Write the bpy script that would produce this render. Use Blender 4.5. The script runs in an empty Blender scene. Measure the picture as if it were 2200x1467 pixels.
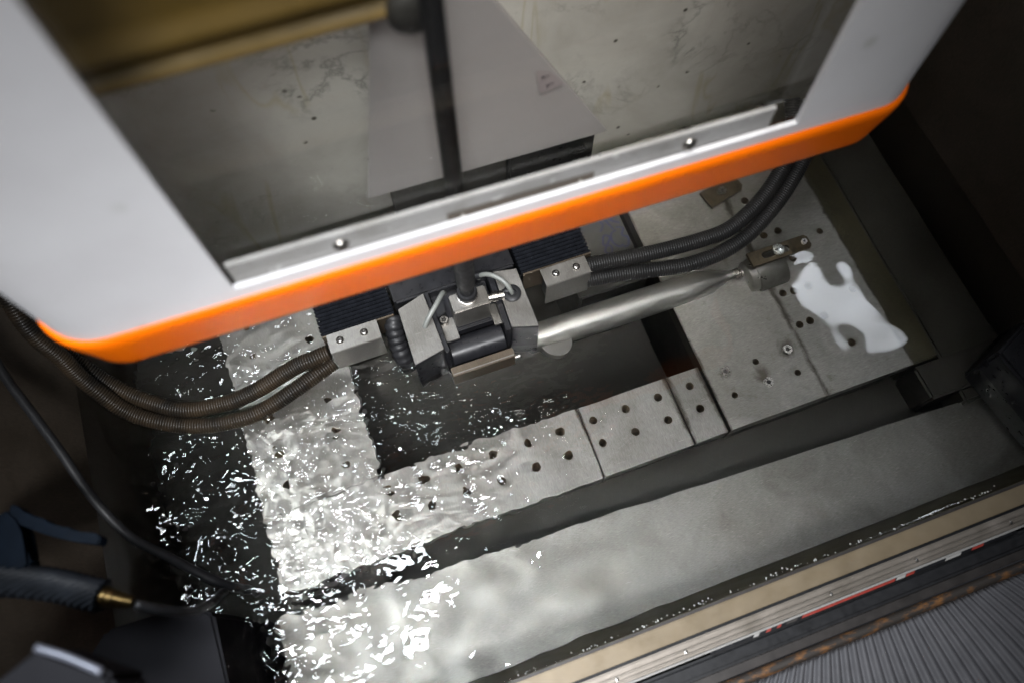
import bpy, bmesh, math, random
import numpy as np
from mathutils import Vector, Matrix

random.seed(7)
RNG = np.random.default_rng(11)
sc = bpy.context.scene
COL = sc.collection

# ------------------------------------------------------------------ camera
# machine axes: X along the tank, Y away from the operator, Z up; water level z = 0
cam_d = bpy.data.cameras.new('camera')
cam = bpy.data.objects.new('camera', cam_d)
COL.objects.link(cam)
cam.location = (0, 0, 1.0)
cam.rotation_euler = (math.radians(90 - 68.054), 0, math.radians(-19.8))
cam_d.sensor_width = 36
cam_d.lens = 27.9
cam_d.clip_start = 0.02
cam_d.clip_end = 50
cam_d.dof.use_dof = True
cam_d.dof.focus_distance = 1.045
cam_d.dof.aperture_fstop = 2.0
sc.camera = cam

# ------------------------------------------------------------------ world and lamps
w = bpy.data.worlds.new('World')
sc.world = w
w.use_nodes = True
w.node_tree.nodes['Background'].inputs[0].default_value = (0.80, 0.86, 1.0, 1)
w.node_tree.nodes['Background'].inputs[1].default_value = 0.022


def lamp(name, loc, target, sx, sy, power, color, spread=180, roll=0.0):
    d = bpy.data.lights.new(name, 'AREA')
    d.shape = 'RECTANGLE'
    d.size, d.size_y = sx, sy
    d.energy = power
    d.color = color
    d.spread = math.radians(spread)
    o = bpy.data.objects.new(name, d)
    COL.objects.link(o)
    o.location = loc
    q = (Vector(target) - Vector(loc)).to_track_quat('-Z', 'Y')
    o.rotation_euler = (q.to_matrix() @ Matrix.Rotation(roll, 3, 'Z')).to_euler()
    return o


# fluorescent fittings hanging over the machine, an added fill, and one narrow LED strip to the right
lamp('ceiling_lamp', (-0.22, -0.78, 2.0), (0.00, 0.22, 0.12), 0.6, 0.36, 4.7, (0.97, 0.98, 1.0), 31)
lamp('ceiling_lamp', (-0.82, 0.74, 1.9), (-0.21, 0.24, 0), 0.55, 1.15, 7.2, (0.88, 0.94, 1.0), 36)
lamp('panel_fill_lamp', (0.20, 0.30, 1.50), (0.25, 0.64, 0.33), 0.5, 0.14, 1.75, (1.0, 0.96, 0.91), 34)  # fill lamp added to brighten the panel behind the window
lamp('strip_lamp', (1.39, 0.88, 1.5), (0.53, 0.37, 0), 0.135, 0.82, 0.18, (0.86, 0.91, 1.0), 30, math.radians(76))

sc.view_settings.view_transform = 'Standard'
sc.view_settings.look = 'None'
sc.view_settings.exposure = 0.0
sc.view_settings.gamma = 1.0
sc.cycles.use_denoising = True
sc.cycles.max_bounces = 12
sc.cycles.transmission_bounces = 8
sc.cycles.transparent_max_bounces = 8
sc.cycles.sample_clamp_indirect = 40.0
sc.cycles.sample_clamp_direct = 0.0
sc.cycles.blur_glossy = 0.3
sc.cycles.caustics_refractive = True
sc.cycles.caustics_reflective = True

# ------------------------------------------------------------------ node helpers


class NT:
    def __init__(self, name):
        self.m = bpy.data.materials.new(name)
        self.m.use_nodes = True
        self.t = self.m.node_tree
        self.t.nodes.clear()
        self.out = self.t.nodes.new('ShaderNodeOutputMaterial')
        self.geo = None

    def n(self, kind, **kw):
        nd = self.t.nodes.new(kind)
        for k, v in kw.items():
            if k.startswith('i_'):
                nd.inputs[k[2:].replace('_', ' ')].default_value = v
            else:
                setattr(nd, k, v)
        return nd

    def l(self, a, b):
        self.t.links.new(a, b)

    def pos(self, scale=(1, 1, 1), rot=(0, 0, 0)):
        if self.geo is None:
            self.geo = self.n('ShaderNodeNewGeometry')
        mp = self.n('ShaderNodeMapping')
        mp.inputs['Scale'].default_value = scale
        mp.inputs['Rotation'].default_value = rot
        self.l(self.geo.outputs['Position'], mp.inputs['Vector'])
        return mp.outputs[0]

    def noise(self, scale, detail=4, rough=0.55, stretch=(1, 1, 1), dist=0.0, rot=(0, 0, 0)):
        nd = self.n('ShaderNodeTexNoise')
        nd.inputs['Scale'].default_value = scale
        nd.inputs['Detail'].default_value = detail
        nd.inputs['Roughness'].default_value = rough
        nd.inputs['Distortion'].default_value = dist
        self.l(self.pos(stretch, rot), nd.inputs['Vector'])
        return nd.outputs['Fac']

    def ramp(self, fac, stops):
        r = self.n('ShaderNodeValToRGB')
        while len(r.color_ramp.elements) < len(stops):
            r.color_ramp.elements.new(0.5)
        for e, (p, c) in zip(r.color_ramp.elements, stops):
            e.position = p
            e.color = (c, c, c, 1) if isinstance(c, (int, float)) else (*c, 1)
        self.l(fac, r.inputs[0])
        return r.outputs[0]

    def mix(self, fac, a, b, mode='MIX'):
        m = self.n('ShaderNodeMix', data_type='RGBA', blend_type=mode)
        for sock, v in ((m.inputs[0], fac), (m.inputs[6], a), (m.inputs[7], b)):
            if hasattr(v, 'is_linked'):
                self.l(v, sock)
            elif isinstance(v, (int, float)):
                sock.default_value = v if sock == m.inputs[0] else (v, v, v, 1)
            else:
                sock.default_value = (*v, 1)
        return m.outputs[2]

    def math(self, op, a, b=None):
        m = self.n('ShaderNodeMath', operation=op)
        for i, v in enumerate((a, b)):
            if v is None:
                continue
            if hasattr(v, 'is_linked'):
                self.l(v, m.inputs[i])
            else:
                m.inputs[i].default_value = v
        return m.outputs[0]

    def bump(self, h, strength=0.2, dist=0.001, chain=None):
        b = self.n('ShaderNodeBump')
        b.inputs['Strength'].default_value = strength
        b.inputs['Distance'].default_value = dist
        self.l(h, b.inputs['Height'])
        if chain is not None:
            self.l(chain, b.inputs['Normal'])
        return b.outputs[0]

    def done(self, color, rough, metal=0.0, normal=None, spec=0.5, coat=0.0):
        p = self.n('ShaderNodeBsdfPrincipled')
        for nm, v in (('Base Color', color), ('Roughness', rough), ('Metallic', metal)):
            s = p.inputs[nm]
            if hasattr(v, 'is_linked'):
                self.l(v, s)
            elif isinstance(v, (int, float)) and nm == 'Base Color':
                s.default_value = (v, v, v, 1)
            elif isinstance(v, (int, float)):
                s.default_value = v
            else:
                s.default_value = (*v, 1)
        p.inputs['Specular IOR Level'].default_value = spec
        p.inputs['Coat Weight'].default_value = coat
        p.inputs['Coat Roughness'].default_value = 0.12
        if normal is not None:
            self.l(normal, p.inputs['Normal'])
        self.l(p.outputs[0], self.out.inputs[0])
        return self.m


def m_plain(name, col, rough=0.5, metal=0.0, var=0.25, vscale=60, bump=0.1, bscale=400, spec=0.5, coat=0.0):
    t = NT(name)
    nz = t.noise(vscale, 5, 0.6)
    lo = tuple(c * (1 - var) for c in col)
    hi = tuple(min(1, c * (1 + var)) for c in col)
    c = t.mix(t.ramp(nz, [(0.3, 0.0), (0.7, 1.0)]), lo, hi)
    rr = t.ramp(t.noise(vscale * 2.3, 4), [(0.3, max(0, rough - 0.08)), (0.7, min(1, rough + 0.1))])
    nrm = t.bump(t.noise(bscale, 3), bump, 0.0005)
    return t.done(c, rr, metal, nrm, spec, coat)


def m_steel(name, base=(0.42, 0.41, 0.39), metal=0.75, rough=0.42, stretch=(1, 14, 1), dirt=0.35, dirt_col=(0.10, 0.085, 0.06), rot=0.0, seams=(), spots=()):
    """milled or brushed stainless plate: directional grain, cloudy patches, thin scratches, dirt"""
    t = NT(name)
    grain = t.noise(160, 4, 0.6, stretch, rot=(0, 0, rot))
    cloud = t.noise(14, 5, 0.6, dist=0.6)
    blot = t.noise(46, 6, 0.65, dist=0.4)
    c = t.mix(t.ramp(grain, [(0.3, 0.0), (0.72, 1.0)]), tuple(b * 0.72 for b in base), tuple(b * 1.25 for b in base))
    c = t.mix(t.ramp(cloud, [(0.32, 0.0), (0.68, 1.0)]), t.mix(1.0, c, (0.66, 0.65, 0.62), 'MULTIPLY'), c)
    scr = t.noise(55, 2, 0.5, (1, 26, 1), dist=0.2, rot=(0, 0, rot + 0.5))
    sm = t.ramp(scr, [(0.70, 0.0), (0.74, 1.0)])
    c = t.mix(t.math('MULTIPLY', sm, 0.7), c, tuple(min(1, b * 1.7) for b in base))
    d = t.ramp(blot, [(0.60, 0.0), (0.75, dirt)])
    c = t.mix(d, c, dirt_col)
    spk = t.ramp(t.noise(330, 2, 0.5), [(0.72, 0.0), (0.76, 0.55)])
    c = t.mix(spk, c, dirt_col)
    if seams or spots:
        sx = t.n('ShaderNodeSeparateXYZ')
        t.l(t.geo.outputs['Position'], sx.inputs[0])
        wob = t.noise(38, 6, 0.7, (1, 0.45, 1), dist=0.7)
        for x0, wd in seams:   # grime caught along a joint between plates
            d_ = t.math('ABSOLUTE', t.math('SUBTRACT', sx.outputs[0], x0))
            k_ = t.math('ADD', t.math('DIVIDE', d_, wd), t.math('MULTIPLY', t.math('SUBTRACT', wob, 0.5), 3.2))
            c = t.mix(t.ramp(k_, [(0.15, 0.85), (0.85, 0.0)]), c, (0.035, 0.028, 0.018))
        for x0, y0, rd in spots:   # smeared grime round a screw
            dx = t.math('SUBTRACT', sx.outputs[0], x0)
            dy = t.math('SUBTRACT', sx.outputs[1], y0)
            d_ = t.math('SQRT', t.math('ADD', t.math('MULTIPLY', dx, dx), t.math('MULTIPLY', dy, dy)))
            k_ = t.math('ADD', t.math('DIVIDE', d_, rd), t.math('MULTIPLY', t.math('SUBTRACT', wob, 0.5), 2.6))
            c = t.mix(t.ramp(k_, [(0.25, 0.8), (1.0, 0.0)]), c, (0.05, 0.042, 0.028))
    rr = t.ramp(cloud, [(0.3, rough - 0.06), (0.7, rough + 0.10)])
    nrm = t.bump(grain, 0.10, 0.0004)
    return t.done(c, rr, metal, nrm)


def m_stained(name):
    """dirty splash panel: veins of dried residue, runs, specks"""
    t = NT(name)
    cloud = t.noise(7, 5, 0.6, dist=0.5)
    c = t.mix(t.ramp(cloud, [(0.3, 0.0), (0.7, 1.0)]), (0.34, 0.33, 0.305), (0.49, 0.48, 0.455))
    warp = t.noise(9, 8, 0.62, dist=0.35)
    vein = t.math('ABSOLUTE', t.math('SUBTRACT', warp, 0.5))
    vm = t.ramp(vein, [(0.0, 1.0), (0.008, 0.55), (0.035, 0.0)])
    gate = t.ramp(t.noise(5, 4, 0.6), [(0.50, 0.0), (0.66, 1.0)])
    c = t.mix(t.math('MULTIPLY', t.math('MULTIPLY', vm, gate), 0.7), c, (0.13, 0.135, 0.13))
    run = t.noise(6, 3, 0.5, (2.2, 1, 0.4), dist=0.6)
    rv = t.ramp(t.math('ABSOLUTE', t.math('SUBTRACT', run, 0.52)), [(0.0, 0.75), (0.012, 0.4), (0.03, 0.0)])
    rgate = t.ramp(t.noise(5, 2, 0.5, (1, 1, 1), rot=(0.4, 0, 0.9)), [(0.48, 0.0), (0.58, 1.0)])
    c = t.mix(t.math('MULTIPLY', t.math('MULTIPLY', rv, rgate), 0.5), c, (0.26, 0.22, 0.09))
    vo = t.n('ShaderNodeTexVoronoi')
    vo.inputs['Scale'].default_value = 30
    t.l(t.pos(), vo.inputs['Vector'])
    sp = t.ramp(vo.outputs['Distance'], [(0.06, 1.0), (0.13, 0.0)])
    sg = t.ramp(t.noise(23, 2), [(0.52, 0.0), (0.57, 1.0)])
    c = t.mix(t.math('MULTIPLY', sp, sg), c, (0.06, 0.055, 0.045))
    fine = t.noise(180, 5, 0.7)
    c = t.mix(t.ramp(fine, [(0.62, 0.0), (0.75, 0.35)]), c, (0.15, 0.15, 0.13))
    return t.done(c, 0.55, 0.15, t.bump(t.noise(90, 4), 0.1, 0.0006))


def m_white():
    t = NT('white_paint')
    c = t.mix(t.ramp(t.noise(7, 4), [(0.35, 0.0), (0.65, 1.0)]), (0.58, 0.575, 0.59), (0.64, 0.64, 0.655))
    sm = t.ramp(t.noise(26, 5, 0.65, (1, 1, 2.2), dist=0.8, rot=(0, 0.6, 0)), [(0.64, 0.0), (0.74, 0.35)])
    c = t.mix(sm, c, (0.40, 0.40, 0.40))
    vo = t.n('ShaderNodeTexVoronoi')
    vo.inputs['Scale'].default_value = 17
    t.l(t.pos(), vo.inputs['Vector'])
    sp = t.ramp(vo.outputs['Distance'], [(0.05, 0.5), (0.16, 0.0)])
    sg = t.ramp(t.noise(9, 2), [(0.54, 0.0), (0.58, 1.0)])
    c = t.mix(t.math('MULTIPLY', sp, sg), c, (0.36, 0.37, 0.33))
    return t.done(c, 0.38, 0.0, t.bump(t.noise(700, 2), 0.05, 0.0003), 0.5)


def m_orange():
    t = NT('orange_paint')
    c = t.mix(t.ramp(t.noise(9, 4), [(0.35, 0.0), (0.65, 1.0)]), (0.76, 0.132, 0.001), (0.82, 0.146, 0.001))
    sm = t.ramp(t.noise(60, 5, 0.65, (1, 1, 1.6), dist=0.8), [(0.66, 0.0), (0.76, 0.5)])
    c = t.mix(sm, c, (0.42, 0.09, 0.01))
    return t.done(c, 0.36, 0.0, t.bump(t.noise(600, 2), 0.05, 0.0003), 0.22)


def m_rust():
    t = NT('rusty_bar_steel')
    nz = t.noise(90, 6, 0.7, (0.35, 1, 1))
    c = t.mix(t.ramp(nz, [(0.50, 0.0), (0.66, 1.0)]), (0.030, 0.024, 0.020), (0.20, 0.085, 0.022))
    return t.done(c, 0.6, 0.3, t.bump(nz, 0.3, 0.001))


def m_conduit(name, c0, c1):
    t = NT(name)
    nz = t.noise(28, 4, 0.6)
    c = t.mix(t.ramp(nz, [(0.35, 0.0), (0.68, 1.0)]), c0, c1)
    rr = t.ramp(t.noise(120, 3), [(0.3, 0.28), (0.7, 0.48)])
    return t.done(c, rr, 0.0, None, 0.28)


def m_water():
    t = NT('tank_water')
    g = t.n('ShaderNodeBsdfGlass')
    g.inputs['IOR'].default_value = 1.333
    g.inputs['Roughness'].default_value = 0.0
    g.inputs['Color'].default_value = (0.985, 0.985, 0.965, 1)
    t.l(g.outputs[0], t.out.inputs[0])
    return t.m


def m_pane():
    """thin window sheet: lets light straight through, mirrors a little at its face"""
    t = NT('window_glass')
    tr = t.n('ShaderNodeBsdfTransparent')
    tr.inputs[0].default_value = (0.90, 0.90, 0.885, 1)
    gl = t.n('ShaderNodeBsdfGlossy')
    gl.inputs['Roughness'].default_value = 0.02
    fr = t.n('ShaderNodeFresnel')
    fr.inputs[0].default_value = 1.33
    mx = t.n('ShaderNodeMixShader')
    gm = t.n('ShaderNodeNewGeometry')
    front = t.math('SUBTRACT', 1.0, gm.outputs['Backfacing'])
    t.l(t.math('MULTIPLY', fr.outputs[0], front), mx.inputs[0])
    t.l(tr.outputs[0], mx.inputs[1])
    t.l(gl.outputs[0], mx.inputs[2])
    t.l(mx.outputs[0], t.out.inputs[0])
    return t.m


M = {}
M['white'] = m_white()
M['orange'] = m_orange()
M['water'] = m_water()
M['pane'] = m_pane()
M['stained'] = m_stained('stained_panel')
M['table'] = m_steel('milled_table_steel', (0.25, 0.243, 0.233), 0.88, 0.45, (14, 1, 1), 0.45, seams=((0.1892, 0.004), (0.3205, 0.007), (0.3685, 0.006)))
M['table2'] = m_steel('milled_plate_steel', (0.29, 0.282, 0.268), 0.86, 0.45, (1, 12, 1), 0.6, seams=((0.5178, 0.009), (0.372, 0.004), (0.652, 0.006)), spots=((0.497, 0.250, 0.016), (0.447, 0.224, 0.018), (0.400, 0.247, 0.010), (0.586, 0.228, 0.011)))
M['tray'] = m_steel('brushed_tray_steel', (0.235, 0.229, 0.217), 0.86, 0.49, (1, 10, 1), 0.22, (0.20, 0.17, 0.12))
M['tank'] = m_steel('dark_tank_steel', (0.024, 0.021, 0.0165), 0.15, 0.6, (6, 1, 1), 0.7, (0.03, 0.026, 0.02))
M['tank_up'] = m_steel('brown_tank_wall', (0.080, 0.063, 0.048), 0.25, 0.50, (1, 6, 1), 0.5, (0.025, 0.02, 0.014))
M['ledge'] = m_steel('ledge_steel', (0.052, 0.049, 0.041), 0.3, 0.5, (1, 9, 1), 0.4, (0.05, 0.045, 0.03))
M['olive'] = m_steel('olive_stained_steel', (0.060, 0.052, 0.027), 0.3, 0.5, (1, 9, 1), 0.6, (0.05, 0.042, 0.02))
M['cover'] = m_steel('brushed_cover_steel', (0.205, 0.197, 0.185), 0.80, 0.42, (16, 1, 1), 0.25)
M['clampbar'] = m_steel('clamp_bar_steel', (0.36, 0.355, 0.35), 0.15, 0.62, (16, 1, 1), 0.3)
M['wornbar'] = m_steel('worn_front_steel', (0.095, 0.075, 0.055), 0.7, 0.40, (16, 1, 1), 0.8, (0.12, 0.06, 0.02))
M['screw'] = m_plain('screw_steel', (0.38, 0.36, 0.335), 0.28, 1.0, 0.12, 200, 0.05)
M['socket'] = m_plain('socket_dark', (0.02, 0.018, 0.016), 0.5, 0.2)
M['hole'] = m_plain('rusty_hole', (0.075, 0.052, 0.028), 0.7, 0.2, 0.5, 300)
M['black'] = m_plain('black_anodised', (0.009, 0.009, 0.0105), 0.32, 0.0, 0.3, 40, 0.05, spec=0.3)
M['rubber'] = m_plain('black_rubber', (0.011, 0.011, 0.012), 0.45, 0.0, 0.3, 60, 0.1, spec=0.25)
M['bellows'] = m_plain('bellows_rubber', (0.010, 0.011, 0.014), 0.27, 0.0, 0.3, 80, 0.08)
M['cond_b'] = m_conduit('black_conduit', (0.009, 0.009, 0.009), (0.015, 0.014, 0.0135))
M['cond_d'] = m_conduit('dirty_conduit', (0.009, 0.0075, 0.006), (0.029, 0.020, 0.012))
M['grey_cable'] = m_plain('grey_cable', (0.13, 0.135, 0.125), 0.45, 0, 0.15)
M['polish'] = m_plain('polished_shaft', (0.64, 0.63, 0.61), 0.37, 0.96, 0.08, 30, 0.02)
M['holder'] = m_plain('holder_steel', (0.34, 0.33, 0.31), 0.34, 0.9, 0.2, 40, 0.04)
M['bronze'] = m_plain('bronze_strap', (0.072, 0.056, 0.034), 0.40, 0.7, 0.35, 90, 0.1)
M['zinc'] = m_plain('bright_screw', (0.78, 0.80, 0.74), 0.25, 0.9, 0.08, 100, 0.05)
M['gold'] = m_plain('amber_reflection', (0.115, 0.072, 0.014), 0.6, 0.1, 0.3, 9, 0.05)
M['beige'] = m_plain('lip_reflection', (0.145, 0.112, 0.070), 0.40, 0.2, 0.10, 25, 0.04)  # beige reflection on the stainless lip, put into its colour
M['chrome'] = m_steel('polished_channel', (0.24, 0.21, 0.18), 0.6, 0.48, (0.4, 30, 1), 0.15)
M['red'] = m_plain('red_print', (0.21, 0.022, 0.014), 0.4, 0, 0.15)
M['offwhite'] = m_plain('white_print', (0.25, 0.24, 0.225), 0.4, 0, 0.1)
M['sill'] = m_plain('dark_sill_steel', (0.028, 0.024, 0.022), 0.5, 0.4, 0.3, 40)
M['rust'] = m_rust()
M['ribs'] = m_plain('ribbed_grey_rubber', (0.075, 0.073, 0.078), 0.55, 0, 0.15, 30, 0.1, spec=0.3)
M['blue'] = m_plain('blue_gun_plastic', (0.0020, 0.0040, 0.0075), 0.6, 0, 0.3, 50, 0.1, spec=0.05)
M['grip'] = m_plain('worn_grip_plastic', (0.007, 0.0085, 0.011), 0.5, 0, 0.35, 60, 0.05, spec=0.12)
M['brass'] = m_plain('brass_fitting', (0.11, 0.074, 0.03), 0.36, 1.0, 0.25, 90, 0.05)
M['charcoal'] = m_plain('charcoal_plastic', (0.010, 0.010, 0.0115), 0.7, 0, 0.12, 12, 0.03, spec=0.03)
M['edge'] = m_plain('pale_grey_edge', (0.08, 0.085, 0.105), 0.35, 0.3, 0.1)
M['column'] = m_plain('column_white', (0.30, 0.288, 0.292), 0.45, 0, 0.04, 8, 0.02)
M['label'] = m_plain('label_paper', (0.27, 0.24, 0.25), 0.6, 0, 0.04)
M['ink'] = m_plain('label_ink', (0.03, 0.03, 0.035), 0.6)
M['marker'] = m_plain('blue_marker_ink', (0.008, 0.010, 0.055), 0.5)
M['lowerarm'] = m_plain('lower_arm_cover', (0.042, 0.041, 0.038), 0.5, 0.2, 0.2)
M['mesh_blob'] = m_plain('dark_blob', (0.022, 0.021, 0.019), 0.5, 0, 0.3)
M['bubble'] = m_plain('foam_bubble', (0.55, 0.55, 0.52), 0.1, 0.0, 0.1)

# ------------------------------------------------------------------ object helpers
OFF = {}


def link(name, mesh, parent=None, off=None):
    o = bpy.data.objects.new(name, mesh)
    COL.objects.link(o)
    if parent is not None:
        o.parent = parent
    OFF[o.name] = Vector(off) if off is not None else (OFF[parent.name] if parent is not None else Vector((0, 0, 0)))
    return o


def tag(o, label, cat, group=None):
    o['label'] = label
    o['category'] = cat
    if group:
        o['group'] = group
    return o


def struct(o):
    o['kind'] = 'structure'
    return o


def thing(name, label, cat, loc, group=None):
    e = bpy.data.objects.new(name, None)
    e.empty_display_size = 0.02
    COL.objects.link(e)
    e.location = loc
    OFF[e.name] = Vector(loc)
    return tag(e, label, cat, group)


def finish(bm, name, mat, parent=None, smooth=False, angle=None):
    off = OFF[parent.name] if parent is not None else Vector((0, 0, 0))
    if off.length:
        bmesh.ops.translate(bm, verts=bm.verts, vec=-off)
    bmesh.ops.recalc_face_normals(bm, faces=bm.faces)
    me = bpy.data.meshes.new(name)
    bm.to_mesh(me)
    bm.free()
    mats = mat if isinstance(mat, (list, tuple)) else [mat]
    for k in mats:
        me.materials.append(M[k] if isinstance(k, str) else k)
    if smooth:
        for p in me.polygons:
            p.use_smooth = True
        if angle:
            try:
                me.set_sharp_from_angle(angle=math.radians(angle))
            except Exception:
                pass
    return link(name, me, parent)


def box_bm(x0, x1, y0, y1, z0, z1, bev=0.0, bm=None, seg=2):
    b = bmesh.new()
    bmesh.ops.create_cube(b, size=1)
    for v in b.verts:
        v.co = Vector(((x0 + x1) / 2 + v.co.x * (x1 - x0), (y0 + y1) / 2 + v.co.y * (y1 - y0), (z0 + z1) / 2 + v.co.z * (z1 - z0)))
    if bev:
        bmesh.ops.bevel(b, geom=b.edges[:], offset=bev, segments=seg, affect='EDGES', clamp_overlap=True)
    if bm is None:
        return b
    me = bpy.data.meshes.new('tmp')
    b.to_mesh(me)
    b.free()
    bm.from_mesh(me)
    bpy.data.meshes.remove(me)
    return bm


def box(name, x0, x1, y0, y1, z0, z1, mat, parent=None, bev=0.0008):
    return finish(box_bm(x0, x1, y0, y1, z0, z1, bev), name, mat, parent, bool(bev), 35)


def prism_bm(poly, z0, z1, bev=0.0):
    b = bmesh.new()
    lo = [b.verts.new((x, y, z0)) for x, y in poly]
    hi = [b.verts.new((x, y, z1)) for x, y in poly]
    n = len(poly)
    b.faces.new(lo[::-1])
    b.faces.new(hi)
    for i in range(n):
        b.faces.new((lo[i], lo[(i + 1) % n], hi[(i + 1) % n], hi[i]))
    if bev:
        bmesh.ops.bevel(b, geom=b.edges[:], offset=bev, segments=2, affect='EDGES', clamp_overlap=True)
    return b


def prism(name, poly, z0, z1, mat, parent=None, bev=0.0008):
    return finish(prism_bm(poly, z0, z1, bev), name, mat, parent, bool(bev), 35)


def lathe_bm(prof, c, axis=(0, 0, 1), seg=24, cap=True):
    """prof: (distance along axis, radius)"""
    b = bmesh.new()
    a = Vector(axis).normalized()
    u = a.orthogonal().normalized()
    v = a.cross(u)
    rings = []
    for t, r in prof:
        rings.append([b.verts.new(Vector(c) + a * t + (u * math.cos(2 * math.pi * k / seg) + v * math.sin(2 * math.pi * k / seg)) * max(r, 1e-5)) for k in range(seg)])
    for p, q in zip(rings, rings[1:]):
        for k in range(seg):
            b.faces.new((p[k], p[(k + 1) % seg], q[(k + 1) % seg], q[k]))
    if cap:
        b.faces.new(rings[0])
        b.faces.new(rings[-1])
    return b


def lathe(name, prof, c, mat, parent=None, axis=(0, 0, 1), seg=24, angle=40):
    return finish(lathe_bm(prof, c, axis, seg), name, mat, parent, True, angle)


def catmull(pts, step):
    P = [Vector(p) for p in pts]
    P = [P[0] * 2 - P[1]] + P + [P[-1] * 2 - P[-2]]
    dense = []
    for i in range(1, len(P) - 2):
        p0, p1, p2, p3 = P[i - 1:i + 3]
        for k in range(24):
            t = k / 24
            dense.append(0.5 * ((2 * p1) + (p2 - p0) * t + (2 * p0 - 5 * p1 + 4 * p2 - p3) * t * t + (3 * p1 - p0 - 3 * p2 + p3) * t ** 3))
    dense.append(P[-2])
    cum = [0]
    for a, b in zip(dense, dense[1:]):
        cum.append(cum[-1] + (b - a).length)
    L = cum[-1]
    n = max(2, int(round(L / step)))
    out, j = [], 0
    for k in range(n + 1):
        s = L * k / n
        while j < len(cum) - 2 and cum[j + 1] < s:
            j += 1
        f = (s - cum[j]) / max(1e-9, cum[j + 1] - cum[j])
        out.append(dense[j].lerp(dense[j + 1], min(1, max(0, f))))
    return out


def sweep_bm(path, radii, seg=14):
    b = bmesh.new()
    n = len(path)
    tang = [(path[min(i + 1, n - 1)] - path[max(i - 1, 0)]).normalized() for i in range(n)]
    u = tang[0].orthogonal().normalized()
    rings = []
    for i in range(n):
        u = (u - tang[i] * u.dot(tang[i])).normalized()
        v = tang[i].cross(u)
        r = radii(i) if callable(radii) else radii
        rings.append([b.verts.new(path[i] + (u * math.cos(2 * math.pi * k / seg) + v * math.sin(2 * math.pi * k / seg)) * r) for k in range(seg)])
    for p, q in zip(rings, rings[1:]):
        for k in range(seg):
            b.faces.new((p[k], p[(k + 1) % seg], q[(k + 1) % seg], q[k]))
    b.faces.new(rings[0])
    b.faces.new(rings[-1])
    return b


def tube(name, pts, r, mat, parent=None, step=0.008, seg=12):
    return finish(sweep_bm(catmull(pts, step), r, seg), name, mat, parent, True, 60)


def corrugated_bm(pts, r, pitch=0.0034, depth=0.0017, seg=18):
    path = catmull(pts, pitch / 4)
    prof = (r - depth, r - depth * 0.12, r, r - depth * 0.12)
    return sweep_bm(path, lambda i: prof[i % 4], seg)


def plate_bm(x0, x1, y0, y1, z1, th, holes, seg=20, poly=None):
    """flat plate with real round holes; holes: (x, y, radius); material slot 1 lines the holes"""
    b = bmesh.new()
    outer = poly or [(x0, y0), (x1, y0), (x1, y1), (x0, y1)]
    vo = [b.verts.new((x, y, z1)) for x, y in outer]
    ed = [b.edges.new((vo[i], vo[(i + 1) % len(vo)])) for i in range(len(vo))]
    rings = []
    for hx, hy, hr in holes:
        vr = [b.verts.new((hx + hr * math.cos(2 * math.pi * k / seg), hy + hr * math.sin(2 * math.pi * k / seg), z1)) for k in range(seg)]
        ed += [b.edges.new((vr[k], vr[(k + 1) % seg])) for k in range(seg)]
        rings.append(vr)
    bmesh.ops.triangle_fill(b, use_beauty=True, use_dissolve=False, edges=ed)
    lo = [b.verts.new((v.co.x, v.co.y, z1 - th)) for v in vo]
    for i in range(len(vo)):
        j = (i + 1) % len(vo)
        b.faces.new((vo[i], vo[j], lo[j], lo[i]))
    b.faces.new(lo)
    for vr, (hx, hy, hr) in zip(rings, holes):
        r2, z2 = hr * 0.93, z1 - 0.0015
        mid = [b.verts.new((hx + (v.co.x - hx) * 0.90, hy + (v.co.y - hy) * 0.90, z2)) for v in vr]
        shoulder = [b.verts.new((hx + (v.co.x - hx) * 0.62, hy + (v.co.y - hy) * 0.62, z1 - th * 0.45)) for v in vr]
        low = [b.verts.new((hx + (v.co.x - hx) * 0.58, hy + (v.co.y - hy) * 0.58, z1 - th * 0.96)) for v in vr]
        for A, B in ((vr, mid), (mid, shoulder), (shoulder, low)):
            for k in range(seg):
                f = b.faces.new((A[k], A[(k + 1) % seg], B[(k + 1) % seg], B[k]))
                f.material_index = 1
        f = b.faces.new(low)
        f.material_index = 1
    return b


def plate(name, x0, x1, y0, y1, z1, th, holes, mat, parent, poly=None):
    return finish(plate_bm(x0, x1, y0, y1, z1, th, holes, 20, poly), name, [mat, 'hole'], parent)


def cap_screw(parent, c, r, axis=(0, 0, 1), h=0.004, mat='screw', dome=False, name='screw'):
    """socket screw with a real recess"""
    if dome:
        prof = [(0, r), (h * 0.35, r * 0.98), (h * 0.7, r * 0.82), (h * 0.95, r * 0.55), (h, r * 0.45), (h * 0.45, r * 0.42)]
    else:
        prof = [(0, r), (h * 0.85, r), (h, r * 0.9), (h, r * 0.52), (h * 0.3, r * 0.50)]
    s = lathe(name, prof, c, mat, parent, axis, 20, 30)
    a = Vector(axis).normalized()
    k = lathe('socket', [(0, r * 0.46), (h * 0.12, r * 0.46)], Vector(c) + a * h * 0.48, 'socket', s, axis, 6)
    return s


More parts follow.
